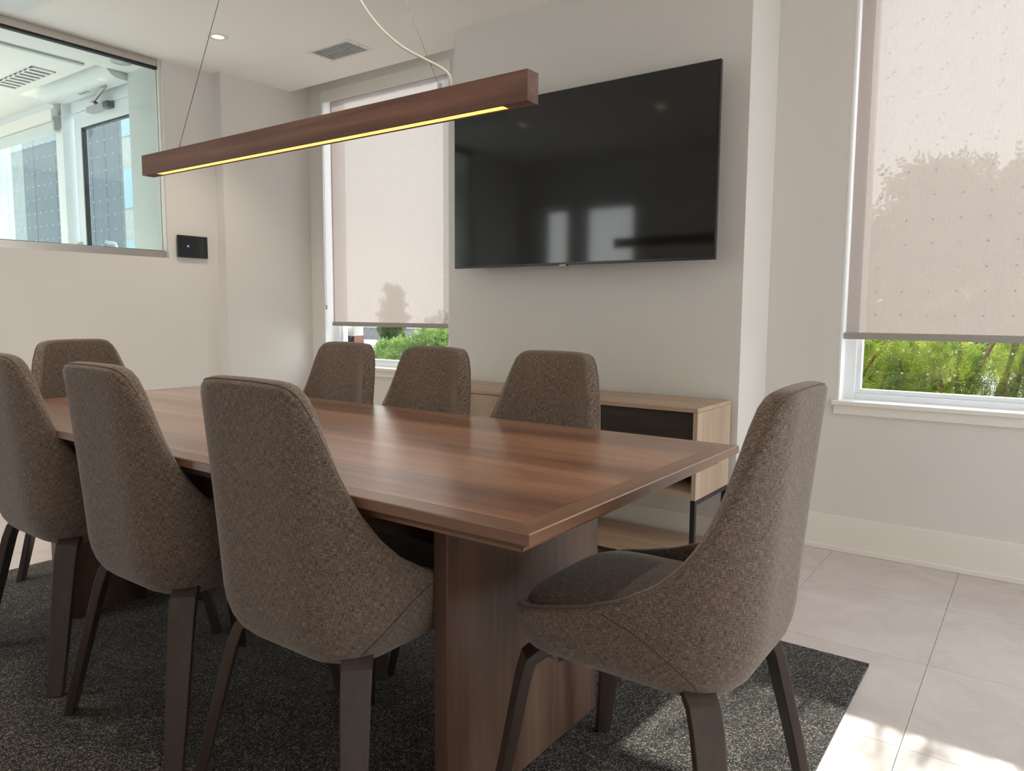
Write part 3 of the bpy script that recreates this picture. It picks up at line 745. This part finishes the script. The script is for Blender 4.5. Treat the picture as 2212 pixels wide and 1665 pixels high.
bl = [(-5.95 + .9 * random.random(), 6.0 + random.uniform(-.25, .25), random.uniform(.2, .72), .26, .24, .2) for _ in range(22)]
bl += [(-5.35 + .5 * random.random(), 6.0 + random.uniform(-.2, .2), random.uniform(.6, .9), .2, .2, .16) for _ in range(8)]
foliage(ls, bl, 4200, 10, .035, .014, BOXL, .08); branches(ls, (-5.5, 6.0, -.25), bl[:12])
# small conifer seen through the cloth
tc = thing('small_conifer', 'slim dark conifer standing far outside the corner window', 'tree')
bl = [(-11.95 + random.uniform(-.06, .06) * (1.7 - z), 12 + random.uniform(-.15, .15), z, .31 * (1 - z / 1.72) + .03 + .05 * random.random(), .2, .085) for z in np.linspace(-.1, 1.58, 24)]
foliage(tc, bl, 3000, 8, .05, .018, TREEL, .12); MB().tube([(-11.95, 12, -.25), (-11.95, 12, 1.4)], [.05, .015], 8).build('trunk', BARK, tc)
# trees whose crowns show through the right shade
for x, y, zt_, lab in ((-2.0, 9.6, 2.15, 'low broad tree behind the yew hedge'), (-.95, 9.2, 2.65, 'taller leafy tree behind the yew hedge'), (.15, 9.4, 2.75, 'leafy tree beyond the right end of the yew hedge')):
    t = thing('leafy_tree', lab, 'tree', group='trees behind the hedge')
    bl = [(x + random.uniform(-.55, .55), y + random.uniform(-.4, .4), random.uniform(.3, zt_ - .25), .38, .38, .26) for _ in range(22)]
    bl += [(x + random.uniform(-.5, .5), y + random.uniform(-.3, .3), zt_ - random.uniform(-.1, .3), .12, .12, .07) for _ in range(16)]
    foliage(t, bl, 3400, 6, .075, .045, TREEB, .12); MB().tube([(x, y, -.25), (x, y, zt_ * .7)], [.08, .03], 8).build('trunk', BARK, t)
# brick veneer return outside the corner window
bv = struct(BX('wall_brick_veneer', gmat('mortar', (.55, .52, .49)), None, -4.70, -4.208, YO + .002, YO + .098, -.25, .985))
BRK = gmat('red_brown_brick', (.22, .10, .085)); bm_ = MB().box(-.105, .102, -.05, .05, -.0285, .0285).build('brick', BRK, bv, bevel=.003)
kk = 0
for r in range(18):
    for c in range(2):
        o = bm_ if kk == 0 else bm_.copy()
        if kk: COL.objects.link(o); o.parent = bv
        o.location = (-4.305 - c * .215 - (.1 if r % 2 else 0), YO + .052, -.2 + r * .0675); kk += 1
# far grey building with a brick bay and a black box, neighbouring entrance siding
fb = thing('boundary_wall', 'low grey concrete wall across the lot with a brick bay', 'wall')
BX('wall', gmat('grey_render', (.20, .195, .205)), fb, -34, -8, 24, 24.4, -.25, .30)
BX('brick_bay', gmat('far_brick', (.30, .15, .11)), fb, -20.1, -18.4, 23.8, 24, -.25, .36)
BX('coping', gmat('grey_coping', (.4, .4, .4)), fb, -34, -8, 23.95, 24.45, .30, .34)
mb_ = thing('utility_box', 'small black utility box standing before the low grey wall', 'box', (-20.55, 20, -.25))
BX('body', BLACK, mb_, -.16, .16, -.12, .12, .50, .72, bevel=.01); BX('post', BLACK, mb_, -.03, .03, -.03, .03, 0, .50)
sb = thing('siding_wall', 'blue-grey vertical board wall outside the lobby entrance', 'wall', (0, 6.5, -.25))
SID = gmat('blue_grey_siding', (.085, .10, .125), .6); PALE = gmat('pale_cladding', (.24, .255, .26), .6)
o0 = BX('board', SID, sb, -.232, .232, -.012, .012, 0, 6.5, bevel=.002); BX('backing', DGREY, sb, -20.5, -12.92, .012, .05, 0, 6.5)
for i in range(16):
    o = o0 if i == 0 else o0.copy()
    if i: COL.objects.link(o); o.parent = sb
    o.location = (-13.15 - i * .47, -.004 * (i % 3), 0)
    if i in (8, 9, 10, 11): o.material_slots[0].link = 'OBJECT'; o.material_slots[0].material = PALE
nb = thing('brick_neighbour', 'pale brick building with window bands beyond the lobby door', 'building', (-30, 16, -.25))
BX('wall', gmat('white_brick', (.33, .32, .31)), nb, -14, 8, 0, 3, 0, 14)
for i in range(4): BX('window_band', mat('sky_glass_%d' % i, (.12, .24, .30), .1), nb, -13, 7, -.03, 0, 2.6 + i * 2.9, 4.2 + i * 2.9)
